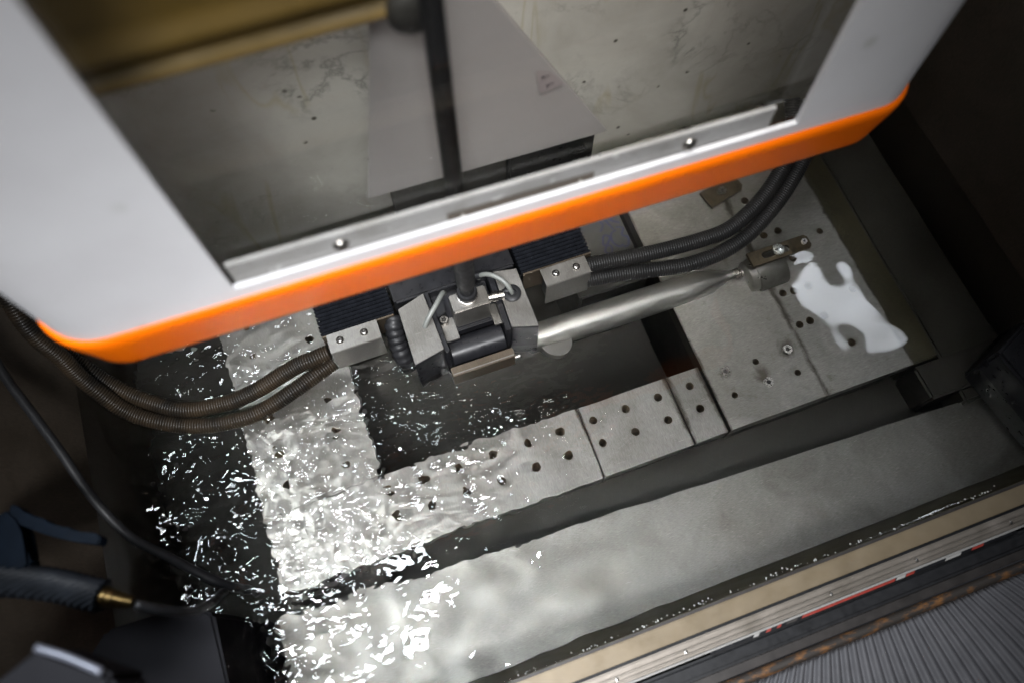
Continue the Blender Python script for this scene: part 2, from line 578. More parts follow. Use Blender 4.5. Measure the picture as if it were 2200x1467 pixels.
# ------------------------------------------------------------------ tank (the setting of the close-up)
XL, XR, YF, YB = -0.430, 0.842, -0.0185, 0.640
tank = thing('work_tank', 'dark stained stainless work tank holding the water around the table', 'tank', (0.2, 0.3, -0.32))
box('floor', XL - .02, XR + .02, YF - .01, YB + .02, -0.34, -0.32, 'tank', tank, 0)
lw = bmesh.new()
sect = [(XL, -0.319), (XL, 0.0), (XL - 0.115, 0.40), (XL - 0.118, 0.95), (XL - 0.135, 0.95), (XL - 0.135, 0.40), (XL - 0.03, -0.02), (XL - 0.03, -0.319)]  # upper part is unseen, raised to shade the gun and left wall
ends = [[lw.verts.new((px, yy, pz)) for px, pz in sect] for yy in (YF - .02, YB + .25)]
lw.faces.new(ends[0])
lw.faces.new(ends[1][::-1])
for k in range(8):
    lw.faces.new((ends[0][k], ends[0][(k + 1) % 8], ends[1][(k + 1) % 8], ends[1][k]))
finish(lw, 'side_wall', 'tank_up', tank)
box('side_wall', XR, XR + 0.03, YF - .25, YB + .25, -0.319, 0.30, 'tank_up', tank, 0.002)
fw = bmesh.new()
sect = [(YF, 0.028), (YF, 0.0), (-0.0035, -0.098), (-0.0035, -0.319), (YF - 0.004, -0.319), (YF - 0.004, 0.028)]
ends = [[fw.verts.new((xx, py, pz)) for py, pz in sect] for xx in (XL, XR)]
fw.faces.new(ends[0])
fw.faces.new(ends[1][::-1])
for k in range(6):
    fw.faces.new((ends[0][k], ends[0][(k + 1) % 6], ends[1][(k + 1) % 6], ends[1][k]))
finish(fw, 'front_wall', 'olive', tank)
box('side_ledge', 0.705, 0.800, 0.10, YB - .002, -0.319, -0.075, 'ledge', tank, 0.004)
box('side_strip', 0.656, 0.700, 0.172, YB - .002, -0.319, -0.062, 'olive', tank, 0.003)
box('added_slot_floor', -0.262, 0.838, 0.098, 0.199, -0.318, -0.150, 'tank', tank, 0)  # high floor added under the slot so it catches more light
box('cross_beam', 0.656, XR - .001, 0.118, 0.168, -0.149, -0.058, 'tank', tank, 0.004)


back = finish(box_bm(-0.70, 1.10, 0.6405, 0.655, -0.30, 0.95, 0), 'splash_panel', 'stained')
tag(back, 'grey stained splash panel with dark veins behind the window', 'panel')

# ------------------------------------------------------------------ water
TAN = 0.0


def build_water():
    step = 0.0013
    xs = np.arange(XL, XR + 1e-6, step)
    ys = np.arange(YF, YB + 1e-6, step)
    nx, ny = len(xs), len(ys)
    X, Y = np.meshgrid(xs, ys, indexing='ij')

    def field(lmin, lmax, ax, power, seed):
        r = np.random.default_rng(seed)
        NX, NY = 1024, 512
        kx = np.fft.fftfreq(NX, step)[:, None]
        ky = np.fft.fftfreq(NY, step)[None, :]
        k = np.sqrt(kx ** 2 + (ky * ax) ** 2) + 1e-9
        amp = np.where((k > 1 / lmax) & (k < 1 / lmin), k ** (-power), 0)
        f = np.fft.ifft2(amp * np.exp(2j * np.pi * r.random((NX, NY)))).real
        f = f[:nx, :ny]
        return f / f.std()

    def blob(cx, cy, rx, ry, p=2.0):
        d = ((X - cx) / rx) ** 2 + ((Y - cy) / ry) ** 2
        return np.exp(-d ** (p / 2))

    # how rough the water is: churned where the flushing jets blow out on the left, calm to the right
    patch = field(0.06, 0.30, 0.8, 1.2, 9)
    patch = 0.5 + 0.5 * np.tanh(0.9 * patch)
    rough = np.clip(1.10 * blob(-0.245, 0.33, 0.105, 0.26, 3.5) + 0.95 * blob(-0.11, 0.32, 0.13, 0.18) + 0.60 * blob(0.05, 0.27, 0.12, 0.10) + 0.35 * blob(-0.270, 0.08, 0.030, 0.14), 0, 1)
    rough = rough * (0.50 + 0.50 * patch)
    mid = np.clip(blob(-0.14, 0.10, 0.26, 0.20) + 0.45 * blob(0.12, 0.12, 0.14, 0.12), 0, 1)
    f1 = field(0.011, 0.042, 0.62, 1.7, 1)
    f2 = field(0.0065, 0.013, 0.70, 1.4, 2)
    f3 = field(0.040, 0.130, 0.80, 2.0, 3)
    f4 = field(0.080, 0.260, 1.0, 2.0, 4)
    # flow drags the wavelets into bent streaks, crests sharper than troughs
    g1 = np.sign(f1) * np.abs(f1) ** 1.25
    h = rough * (0.00088 * g1 + 0.00014 * f2 * patch + 0.0020 * f3)
    h += mid * (0.00075 * f3 + 0.00004 * f1) + 0.00032 * f4 * (0.9 + mid) + 0.00008 * f3
    # faint rings running out from a drop near the front
    for cx, cy, a, lam, dec in ((0.045, 0.105, 0.00006, 0.010, 0.020), (-0.06, 0.05, 0.00008, 0.013, 0.03)):
        d = np.sqrt((X - cx) ** 2 + ((Y - cy) * 1.1) ** 2)
        h += a * np.cos(2 * np.pi * d / lam) * np.exp(-((d - 0.028) / dec) ** 2)
    # fine capillary ripples where the strap disturbs the calm water
    d = np.sqrt((X - 0.60) ** 2 + (Y - 0.40) ** 2)
    h += 0.000010 * np.cos(2 * np.pi * d / 0.0058 + 1.6 * f3) * np.exp(-(d / 0.10) ** 2)
    # swell lifting at the wall (meniscus) and round the clamp strap
    h += 0.0018 * np.exp(-(Y - YF) / 0.004)
    h += 0.0010 * np.exp(-(((X - 0.545) / 0.055) ** 4 + ((Y - 0.380) / 0.020) ** 4))
    V = np.stack([X, Y, h], -1).reshape(-1, 3).astype(np.float32)
    i, j = np.meshgrid(np.arange(nx - 1), np.arange(ny - 1), indexing='ij')
    a = (i * ny + j).ravel()
    F = np.stack([a, a + ny, a + ny + 1, a + 1], -1).astype(np.int32)
    me = bpy.data.meshes.new('water')
    me.vertices.add(len(V))
    me.vertices.foreach_set('co', V.ravel())
    me.loops.add(F.size)
    me.loops.foreach_set('vertex_index', F.ravel())
    me.polygons.add(len(F))
    me.polygons.foreach_set('loop_start', np.arange(0, F.size, 4, dtype=np.int32))
    me.polygons.foreach_set('loop_total', np.full(len(F), 4, dtype=np.int32))
    me.update(calc_edges=True)
    me.validate()
    me.polygons.foreach_set('use_smooth', np.ones(len(F), dtype=bool))
    me.materials.append(M['water'])
    return link('water', me)


water = struct(build_water())

# ------------------------------------------------------------------ worktable
ZT = -0.040
table = thing('work_table', 'submerged U-shaped steel work table with rows of clamping holes', 'table', (0.2, 0.2, -0.30))
HR = 0.0056


def hrow(xa, xb):
    out = []
    k = -6
    while k < 12:
        x = 0.2045 + 0.0475 * k
        if xa + 0.008 < x < xb - 0.008:
            out += [(x, 0.2463, HR), (x, 0.2125, HR)]
        k += 1
    return out


YT0, YT1 = 0.170, 0.268
plate('table_plate', -0.240, 0.1885, YT0, YT1, ZT, 0.03, hrow(-0.240, 0.1885), 'table', table)
plate('table_plate', 0.1900, 0.3190, YT0, YT1, ZT - 0.0006, 0.03, hrow(0.19, 0.319), 'table', table)
plate('table_plate', 0.3215, 0.3690, YT0, YT1, ZT - 0.0012, 0.03, hrow(0.3215, 0.369), 'table', table)
# raised right-hand plate and the drilled rail beside it
plate('clamp_plate', 0.3720, 0.5170, YT0, YB - .003, ZT + 0.004, 0.034, [(0.446, 0.247, .0045), (0.493, 0.213, .0045), (0.398, 0.213, .0045)], 'table2', table)
rail_holes = [(x, y, .0058) for y in (0.277, 0.326, 0.3745, 0.4215, 0.485, 0.536, 0.585) for x in (0.5465, 0.5695)] + [(0.586, 0.228, .0058), (0.627, 0.300, .005), (0.627, 0.40, .005)] + [(0.530, y, .0055) for y in (0.2765, 0.328, 0.3735)]
plate('table_rail', 0.5185, 0.6520, YT0, YB - .003, ZT, 0.03, rail_holes, 'table2', table)
arm_holes = [(-0.205, y, HR) for y in (0.30, 0.347, 0.395, 0.442, 0.49, 0.537)] + [(-0.125, y, HR) for y in (0.30, 0.347, 0.395, 0.442, 0.49)]
plate('table_arm', -0.2405, -0.0850, YT1 + 0.0012, YB - .003, ZT + 0.0005, 0.03, arm_holes, 'table', table)
for x, y in ((0.400, 0.248), (0.495, 0.248), (0.449, 0.214)):
    cap_screw(table, (x, y, ZT + 0.0042), 0.0068, h=0.004)
# side cheeks that carry the plates
box('table_cheek', -0.236, -0.12, 0.176, 0.62, -0.319, ZT - 0.0312, 'tank', table, 0)
box('table_cheek', 0.385, 0.64, 0.176, 0.62, -0.319, ZT - 0.0312, 'tank', table, 0)
box('table_cheek', -0.119, 0.384, 0.200, 0.258, -0.20, ZT - 0.0325, 'tank', table, 0)

tray = finish(plate_bm(0, 0, 0, 0, -0.10, 0.004, [], 8, [(-0.272, -0.0025), (0.838, -0.0025), (0.838, 0.100), (0.592, 0.1105), (-0.268, 0.149)]), 'cover_plate', ['tray', 'hole'])
tag(tray, 'bright brushed steel cover plate under water along the tank front', 'plate')

low = thing('lower_arm', 'dark submerged lower arm cover with blue marker scribble beside the table plate', 'machine arm', (0.3, 0.5, -0.2))
box('arm_cover', 0.262, 0.371, 0.43, 0.635, -0.319, -0.085, 'lowerarm', low, 0.003)


def stroke(pts, z, r):
    b = sweep_bm(catmull([(x, y, z) for x, y in pts], 0.003), r, 6)
    for v in b.verts:
        v.co.z = z + (v.co.z - z) * 0.15
    return b


def merge(bms):
    o = bmesh.new()
    for b in bms:
        me = bpy.data.meshes.new('t')
        b.to_mesh(me)
        b.free()
        o.from_mesh(me)
        bpy.data.meshes.remove(me)
    return o


ST = [[(0.327, 0.502), (0.334, 0.517), (0.342, 0.511), (0.332, 0.499), (0.326, 0.490), (0.334, 0.485), (0.338, 0.496), (0.327, 0.502)],
      [(0.356, 0.520), (0.346, 0.516), (0.343, 0.501), (0.350, 0.491), (0.357, 0.493)],
      [(0.357, 0.525), (0.367, 0.520), (0.361, 0.509), (0.368, 0.502), (0.363, 0.489), (0.356, 0.489)],
      [(0.345, 0.545), (0.350, 0.530), (0.352, 0.522)], [(0.361, 0.552), (0.354, 0.540), (0.366, 0.530)], [(0.335, 0.548), (0.340, 0.535), (0.332, 0.525)]]
finish(merge([stroke(p, -0.0845, 0.0017) for p in ST]), 'marker_writing', 'marker', low)

# ------------------------------------------------------------------ workpiece, holder and strap
wp = thing('turned_shaft', 'polished round steel shaft lying submerged beside the machine head', 'shaft', (0.3, 0.381, -0.055))
lathe('shaft_body', [(0.0, 0.0150), (0.003, 0.0195), (0.02, 0.0205), (0.12, 0.0212), (0.20, 0.0212), (0.255, 0.0205), (0.280, 0.0180), (0.296, 0.0115), (0.308, 0.0075), (0.318, 0.0060), (0.333, 0.0058)], (0.157, 0.3825, -0.034), 'polish', wp, (1, -0.012, 0), 40, 50)
b = lathe_bm([(0, 0.0235), (0.011, 0.0235)], (0.192, 0.3640, -0.026), (0.30, 0.05, 1), 40)
bmesh.ops.bisect_plane(b, geom=b.verts[:] + b.edges[:] + b.faces[:], plane_co=(0.192, 0.3610, -0.02), plane_no=(-0.05, 1, 0), clear_outer=True)
bmesh.ops.holes_fill(b, edges=b.edges[:])
finish(b, 'shaft_foot', 'polish', wp, True, 40)

hold = thing('shaft_holder', 'round grey steel holder gripping the thin end of the shaft', 'holder', (0.51, 0.366, -0.04))
lathe('holder_body', [(0, 0.020), (0.002, 0.023), (0.012, 0.0235), (0.013, 0.0265), (0.055, 0.0265), (0.057, 0.025)], (0.487, 0.3655, -0.0285), 'holder', hold, (1, 0, 0), 40, 40)
lathe('collet', [(0, 0.0075), (0.006, 0.0085), (0.012, 0.0085)], (0.4755, 0.377, -0.033), 'screw', hold, (1, 0, 0), 20, 40)

strap = thing('clamp_strap', 'slotted bronze clamp strap with a bright screw over the shaft holder', 'clamp', (0.54, 0.379, 0.0))


def strap_bm(L, W, th, slot):
    b = bmesh.new()
    outer = [(0, -W / 2), (L - W * .2, -W / 2), (L, -W * .3), (L, W * .3), (L - W * .2, W / 2), (0, W / 2)]
    s0, s1, sw = slot
    inner = [(s0 - sw * math.sin(a), -sw * math.cos(a)) for a in np.linspace(0, math.pi, 9)] + [(s1 + sw * math.sin(a), sw * math.cos(a)) for a in np.linspace(0, math.pi, 9)]
    ed, loops = [], []
    for lp in (outer, inner):
        vs = [b.verts.new((x, y, 0)) for x, y in lp]
        ed += [b.edges.new((vs[i], vs[(i + 1) % len(vs)])) for i in range(len(vs))]
        loops.append(vs)
    bmesh.ops.triangle_fill(b, use_beauty=True, edges=ed)
    r = bmesh.ops.extrude_face_region(b, geom=b.faces[:])
    bmesh.ops.translate(b, verts=[v for v in r['geom'] if isinstance(v, bmesh.types.BMVert)], vec=(0, 0, th))
    return b


b = strap_bm(0.096, 0.0225, 0.005, (0.024, 0.058, 0.0052))
b.transform(Matrix.Translation((0.4935, 0.3795, 0.0)) @ Matrix.Rotation(math.radians(1.0), 4, 'Z') @ Matrix.Rotation(math.radians(3.0), 4, 'Y'))
finish(b, 'strap', 'bronze', strap)
s = lathe('screw', [(-0.006, 0.0045), (0, 0.0085), (0.0016, 0.0088), (0.0034, 0.0078), (0.0042, 0.005), (0.0044, 0.001)], (0.5385, 0.381, 0.0042), 'zinc', strap, (0, 0, 1), 24, 40)
finish(box_bm(0.5325, 0.5445, 0.3803, 0.3815, 0.0078, 0.0088), 'screw_slot', 'socket', s)
cap_screw(strap, (0.5805, 0.3815, 0.0008), 0.0042, h=0.004)

strap2 = thing('clamp_bracket', 'small worn bronze bracket on the table just under the orange band', 'clamp', (0.52, 0.50, -0.03))
b = strap_bm(0.062, 0.030, 0.006, (0.026, 0.034, 0.005))
b.transform(Matrix.Translation((0.487, 0.500, -0.030)) @ Matrix.Rotation(math.radians(14), 4, 'Z'))
finish(b, 'bracket_plate', 'bronze', strap2)
cap_screw(strap2, (0.5165, 0.507, -0.024), 0.0062, h=0.004)

# ------------------------------------------------------------------ machine head
head = thing('wire_guide_head', 'black and steel nozzle head dipping into the churned water', 'machine head', (0.085, 0.40, 0.0))
LB = [(0.0025, 0.3655), (0.0435, 0.3740), (0.0415, 0.4570), (0.0040, 0.4460)]
RB = [(0.1340, 0.3730), (0.1675, 0.3630), (0.1680, 0.4500), (0.1370, 0.4560)]
for P in (LB, RB):
    blk = prism('side_block', P, -0.030, 0.0628, 'black', head, 0.0010)
    cx = sum(p[0] for p in P) / 4
    cy = sum(p[1] for p in P) / 4
    prism('top_plate', [(cx + (x - cx) * 0.985, cy + (y - cy) * 0.99) for x, y in P], 0.0630, 0.0655, 'cover', blk, 0.0005)
# inner cheeks
prism('cheek', [(0.0440, 0.374), (0.0500, 0.372), (0.0475, 0.462), (0.0420, 0.458)], -0.03, 0.058, 'black', head, 0.001)
prism('cheek', [(0.1270, 0.374), (0.1335, 0.374), (0.1365, 0.456), (0.1290, 0.460)], -0.03, 0.058, 'black', head, 0.001)
lathe('roller_body', [(0, 0.016), (0.002, 0.0185), (0.074, 0.0185), (0.076, 0.016)], (0.0505, 0.384, 0.0165), 'black', head, (1, 0, 0), 36, 40)
box('nozzle_housing', 0.0505, 0.1265, 0.366, 0.384, -0.03, 0.0100, 'rubber', head, 0.002)
box('rear_body', 0.0505, 0.1265, 0.404, 0.470, -0.03, 0.0345, 'black', head, 0.002)
fb = box('front_bar', 0.0445, 0.1300, 0.3475, 0.3600, -0.004, 0.0300, 'wornbar', head, 0.0008)
box('bar_lip', 0.0455, 0.1290, 0.3490, 0.3505, 0.0300, 0.0312, 'cover', fb, 0.0003)
lathe('bar_pin', [(0, 0.0034), (0.008, 0.0034), (0.0085, 0.0028)], (0.1300, 0.352, 0.012), 'screw', head, (1, 0, 0), 14, 40)
cb = box('connector_box', 0.0695, 0.1175, 0.4080, 0.4330, 0.0350, 0.0850, 'cover', head, 0.0016)
finish(lathe_bm([(0, 0.0140), (0.003, 0.0140), (0.0035, 0.0132), (0.0035, 0.0120)], (0.0925, 0.4250, 0.0850), (0, 0, 1), 28), 'collar_ring', 'screw', cb, True, 40)
box('box_seam', 0.0692, 0.1178, 0.4072, 0.4080, 0.0795, 0.0830, 'screw', cb, 0.0003)
box('flange_plate', 0.0508, 0.0690, 0.3920, 0.4230, 0.0352, 0.0402, 'cover', head, 0.0006)
box('flange_plate', 0.1180, 0.1285, 0.3935, 0.4230, 0.0352, 0.0402, 'cover', head, 0.0006)
cap_screw(head, (0.0565, 0.4200, 0.0403), 0.0058, h=0.0075)
lathe('side_fitting', [(0, 0.0052), (0.006, 0.0052), (0.0062, 0.0066), (0.0135, 0.0066), (0.0137, 0.0048), (0.016, 0.0048), (0.0162, 0.006), (0.022, 0.006)], (0.1178, 0.4215, 0.066), 'screw', head, (1, -0.12, 0), 18, 40)
lathe('grommet', [(0, 0.0120), (0.003, 0.0120), (0.0045, 0.0100), (0.0045, 0.0060), (0.001, 0.0055)], (0.1500, 0.4170, 0.0655), 'rubber', head, (0, 0, 1), 26, 40)
tube('signal_cable', [(0.117, 0.455, 0.062), (0.121, 0.452, 0.074), (0.131, 0.444, 0.082), (0.143, 0.431, 0.081), (0.149, 0.420, 0.072), (0.150, 0.417, 0.062)], 0.0032, 'grey_cable', head, 0.003, 10)
tube('signal_cable', [(0.140, 0.422, 0.067), (0.146, 0.421, 0.069), (0.150, 0.418, 0.064)], 0.004, 'rubber', head, 0.002, 10)
tube('signal_cable', [(0.068, 0.450, 0.060), (0.064, 0.444, 0.073), (0.052, 0.430, 0.078), (0.038, 0.418, 0.074), (0.030, 0.4115, 0.066), (0.029, 0.410, 0.060)], 0.0033, 'grey_cable', head, 0.003, 10)
lathe('cable_sleeve', [(0, 0.0050), (0.012, 0.0048), (0.013, 0.0036)], (0.110, 0.458, 0.066), 'rubber', head, (0.9, -0.35, 0.3), 14, 40)
prism('gasket_plate', [(0.048, 0.425), (0.062, 0.428), (0.064, 0.446), (0.050, 0.450)], 0.0345, 0.0500, 'rubber', head, 0.001)
box('carriage', 0.002, 0.170, 0.462, 0.505, -0.01, 0.052, 'black', head, 0.003)
box('carriage_cover', 0.110, 0.176, 0.506, 0.555, -0.02, 0.075, 'lowerarm', head, 0.003)
finish(corrugated_bm([(-0.004, 0.452, 0.040), (-0.008, 0.440, 0.034), (-0.010, 0.424, 0.020), (-0.009, 0.408, 0.004), (-0.006, 0.398, -0.018)], 0.0125, 0.0095, 0.0022, 20), 'drain_elbow', 'rubber', head, True, 70)

hose = thing('flushing_hose', 'straight black hose rising from the machine head behind the window', 'hose', (0.0925, 0.425, 0.087))
tube('hose_tube', [(0.0925, 0.425, 0.087), (0.0928, 0.4252, 0.25), (0.0926, 0.425, 0.55), (0.0925, 0.425, 0.95)], 0.0092, 'rubber', hose, 0.02, 22)
lathe('hose_sleeve', [(0, 0.0114), (0.002, 0.0120), (0.155, 0.0120), (0.162, 0.0114), (0.165, 0.0093)], (0.0925, 0.425, 0.12), 'rubber', hose, (0, 0, 1), 24, 40)
lathe('hose_clip', [(0, 0.0122), (0.001, 0.0130), (0.010, 0.0130), (0.011, 0.0122)], (0.0925, 0.425, 0.0890), 'rubber', hose, (0, 0, 1), 24, 40)

# ------------------------------------------------------------------ conduit clamps, conduits, bellows
for (x0, x1, y0, y1, lab, sxs) in ((-0.0935, -0.0265, 0.4190, 0.4450, 'steel conduit clamp left of the nozzle head with two button screws', (-0.078, -0.046)),
                                   (0.1975, 0.2610, 0.4145, 0.4400, 'steel conduit clamp right of the nozzle head with two button screws', (0.2155, 0.2445))):
    t = thing('conduit_clamp', lab, 'clamp', ((x0 + x1) / 2, (y0 + y1) / 2, 0.01), 'conduit clamps beside the nozzle head')
    box('clamp_cover', x0, x1, y0, y1, 0.0575, 0.0600, 'cover', t, 0.0006)
    box('clamp_front', x0 + .0003, x1 - .0003, y0 - 0.0002, y0 + 0.0025, 0.004, 0.0573, 'cover', t, 0.0005)
    box('clamp_core', x0 + 0.004, x1 - 0.003, y0 + 0.0030, y1 - 0.001, 0.004, 0.0570, 'black', t, 0.001)
    for sx in sxs:
        cap_screw(t, (sx, (y0 + y1) / 2 + 0.0005, 0.0600), 0.0052, h=0.0034, dome=True)

LU = [(-0.096, 0.4270, 0.047), (-0.120, 0.4265, 0.043), (-0.146, 0.427, 0.036), (-0.205, 0.419, 0.020), (-0.250, 0.420, 0.012), (-0.300, 0.431, 0.010), (-0.344, 0.459, 0.016), (-0.374, 0.486, 0.030), (-0.392, 0.507, 0.050), (-0.408, 0.530, 0.072), (-0.413, 0.553, 0.092), (-0.415, 0.585, 0.115)]
LL = [(-0.096, 0.4220, 0.025), (-0.125, 0.413, 0.022), (-0.156, 0.404, 0.018), (-0.204, 0.395, 0.008), (-0.248, 0.397, 0.002), (-0.297, 0.409, 0.002), (-0.341, 0.431, 0.010), (-0.367, 0.451, 0.022), (-0.385, 0.475, 0.045), (-0.396, 0.493, 0.066), (-0.402, 0.511, 0.095), (-0.411, 0.528, 0.130), (-0.414, 0.550, 0.160), (-0.415, 0.59, 0.19)]
RU = [(0.259, 0.4305, 0.047), (0.290, 0.4275, 0.046), (0.316, 0.424, 0.045), (0.370, 0.419, 0.043), (0.426, 0.416, 0.043), (0.464, 0.417, 0.045), (0.504, 0.430, 0.050), (0.533, 0.445, 0.056), (0.558, 0.462, 0.064), (0.575, 0.476, 0.075), (0.591, 0.496, 0.090), (0.600, 0.54, 0.12)]
RL = [(0.259, 0.4195, 0.026), (0.285, 0.416, 0.026), (0.314, 0.411, 0.026), (0.365, 0.400, 0.026), (0.400, 0.394, 0.027), (0.447, 0.394, 0.030), (0.490, 0.403, 0.035), (0.525, 0.419, 0.042), (0.556, 0.437, 0.050), (0.582, 0.456, 0.060), (0.600, 0.471, 0.070), (0.618, 0.490, 0.085), (0.628, 0.535, 0.115)]
for pts, mt, lab in ((LU, 'cond_d', 'inner dirty corrugated conduit of the left pair, nearer the orange band'),
                     (LL, 'cond_d', 'outer dirty corrugated conduit of the left pair, lying in the water'),
                     (RU, 'cond_b', 'upper black corrugated conduit of the right pair, nearer the orange band'),
                     (RL, 'cond_b', 'lower black corrugated conduit of the right pair, above the shaft')):
    o = finish(corrugated_bm(pts, 0.0108), 'corrugated_conduit', mt, None, True, 70)
    tag(o, lab, 'conduit', 'corrugated conduits')

for x0, x1, ya, lab in ((-0.0985, -0.004, 0.4485, 'black pleated bellows behind the left conduit clamp'), (0.1765, 0.2715, 0.4460, 'black pleated bellows behind the right conduit clamp')):
    t = thing('pleated_bellows', lab, 'bellows', ((x0 + x1) / 2, ya + .04, 0.02), 'pleated bellows under the hood')
    src = None
    for k in range(14):
        y = ya + 0.0056 * k
        if src is None:
            b = bmesh.new()
            sec = [(0, 0.0), (0.0028, 0.0085), (0.0056, 0.0), (0.0056, -0.035), (0, -0.035)]
            for x, dx in ((x0, 0.0), (x1, 0.0)):
                pass
            vs = []
            for x, sg in ((x0, 1), (x1, -1)):
                vs.append([b.verts.new((x + (0.0 if q != 1 else -0.003 * sg), y + p[0], 0.045 + p[1])) for q, p in enumerate(sec)])
            n = len(sec)
            b.faces.new(vs[0])
            b.faces.new(vs[1][::-1])
            for i in range(n):
                b.faces.new((vs[0][i], vs[0][(i + 1) % n], vs[1][(i + 1) % n], vs[1][i]))
            bmesh.ops.bevel(b, geom=b.edges[:], offset=0.0005, segments=2, affect='EDGES', clamp_overlap=True)
            src = finish(b, 'fold', 'bellows', t, True, 60)
        else:
            c = src.copy()
            COL.objects.link(c)
            c.parent = t
            c.location = (0, 0.0056 * k, 0)
    box('bellows_frame', x0 - 0.001, x1 + 0.001, ya - 0.0030, ya - 0.0006, 0.008, 0.0535, 'wornbar', t, 0.0005)

# ------------------------------------------------------------------ hood with window
hood = thing('machine_hood', 'white machine hood with an orange lower band and a wide window', 'hood', (0.14, 0.36, 0.28))
HX0, HX1, HY, HRAD = -0.285, 0.561, 0.350, 0.052
WX0, WX1 = -0.1215, 0.411


def z_orange(x):
    return 0.3768 - 0.029 * x


def z_win(x):
    return 0.3990 - 0.030 * (x + 0.0826)


def hood_path(off=0.0):
    """plan of the hood skin from the left return round the front to the right return, pushed out by off"""
    P = []
    r = HRAD
    for yy in (0.45, 0.43):
        P.append((HX0 - off, yy))
    for k in range(0, 13):
        a = math.pi + (math.pi / 2) * k / 12
        P.append((HX0 + r + (r + off) * math.cos(a), HY + r + (r + off) * math.sin(a)))
    for x in (-0.18, WX0, -0.03, 0.06, 0.15, 0.24, 0.33, WX1, 0.46):
        P.append((x, HY - off))
    for k in range(0, 13):
        a = -math.pi / 2 + (math.pi / 2) * k / 12
        P.append((HX1 - r + (r + off) * math.cos(a), HY + r + (r + off) * math.sin(a)))
    for yy in (0.43, 0.45):
        P.append((HX1 + off, yy))
    return P


TH = 0.005
b = bmesh.new()
outer, inner = hood_path(0), hood_path(-TH)
cols_o, cols_i = [], []
for (xo, yo), (xi, yi) in zip(outer, inner):
    lv = [z_orange(xo) - 0.010, z_orange(xo) + 0.0, z_win(xo), 0.80, 0.86]
    cols_o.append([b.verts.new((xo, yo, z)) for z in lv])
    cols_i.append([b.verts.new((xi, yi, z)) for z in lv])
nlv = 5


def is_win(i, k):
    xa, xb = outer[i][0], outer[i + 1][0]
    return k == 2 and xa >= WX0 - 1e-6 and xb <= WX1 + 1e-6 and outer[i][1] < HY + 1e-6 and outer[i + 1][1] < HY + 1e-6


nP = len(outer)
for i in range(nP - 1):
    for k in range(nlv - 1):
        if is_win(i, k):
            continue
        b.faces.new((cols_o[i][k], cols_o[i + 1][k], cols_o[i + 1][k + 1], cols_o[i][k + 1]))
        b.faces.new((cols_i[i][k + 1], cols_i[i + 1][k + 1], cols_i[i + 1][k], cols_i[i][k]))
# close every open rim between the two skins
bm_edges = [e for e in b.edges if len(e.link_faces) == 1]
o_of = {}
for co, ci in zip(cols_o, cols_i):
    for a_, c_ in zip(co, ci):
        o_of[a_] = c_
for e in bm_edges:
    v0, v1 = e.verts
    if v0 in o_of and v1 in o_of:
        b.faces.new((v0, v1, o_of[v1], o_of[v0]))
finish(b, 'hood_shell', 'white', hood, True, 35)

# orange band: rounded upper lip, then tucking in towards its lower edge
b = bmesh.new()
prof = [(0.0004, 0.0045), (0.0030, 0.0030), (0.0044, -0.0010), (0.0046, -0.0070), (0.0036, -0.0140), (0.0022, -0.022), (-0.0020, 'mid'), (-0.0050, 'low'), (-0.0070, 'edge'), (-0.0110, 'edge'), (-0.0070, 'in')]
rows = []
for off, dz in prof:
    row = []
    for x, y in hood_path(off):
        zt = z_orange(x)
        zb = 0.3112 - 0.031 * x
        z = zt + dz if not isinstance(dz, str) else {'mid': zb + 0.022, 'low': zb + 0.004, 'edge': zb, 'in': zb + 0.03}[dz]
        row.append(b.verts.new((x, y, z)))
    rows.append(row)
for A, B in zip(rows, rows[1:]):
    for i in range(len(A) - 1):
        b.faces.new((A[i], A[i + 1], B[i + 1], B[i]))
finish(b, 'orange_band', 'orange', hood, True, 60)

pane = box('window_pane', WX0 - 0.012, WX1 + 0.012, 0.3655, 0.3685, 0.365, 0.815, 'pane', hood, 0)
# clamp bar along the window's lower edge
b = bmesh.new()
q = [(-0.1185, 0.3980, 0.4275), (0.3845, 0.3830, 0.4108)]
vs = []
for y in (0.3565, 0.3610):
    vs.append([b.verts.new((q[0][0], y, q[0][1] - .012)), b.verts.new((q[1][0], y, q[1][1] - .012)), b.verts.new((q[1][0], y, q[1][2])), b.verts.new((q[0][0], y, q[0][2]))])
b.faces.new(vs[0])
b.faces.new(vs[1][::-1])
for i in range(4):
    b.faces.new((vs[0][i], vs[0][(i + 1) % 4], vs[1][(i + 1) % 4], vs[1][i]))
bmesh.ops.bevel(b, geom=b.edges[:], offset=0.0007, segments=2, affect='EDGES', clamp_overlap=True)
bar = finish(b, 'clamp_bar', 'clampbar', hood, True, 35)
for sx, sz in ((-0.0255, 0.4075), (0.300, 0.3965)):
    lathe('dome_screw', [(0, 0.0075), (0.0012, 0.0074), (0.0032, 0.0062), (0.0046, 0.0036), (0.0050, 0.0008)], (sx, 0.3565, sz), 'screw', bar, (0, -1, 0.1), 22, 50)
b = box_bm(0.0685, 0.2065, 0.3556, 0.3566, 0.3870, 0.4040, 0.0004)
for v in b.verts:
    v.co.z -= 0.033 * (v.co.x - 0.0685)
lt = finish(b, 'latch_slot', 'wornbar', bar)
for sx, sz in ((0.082, 0.3965), (0.193, 0.3925)):
    lathe('small_screw', [(0, 0.0020), (0.0008, 0.0018), (0.0010, 0.0006)], (sx, 0.3556, sz), 'screw', lt, (0, -1, 0), 12, 40)

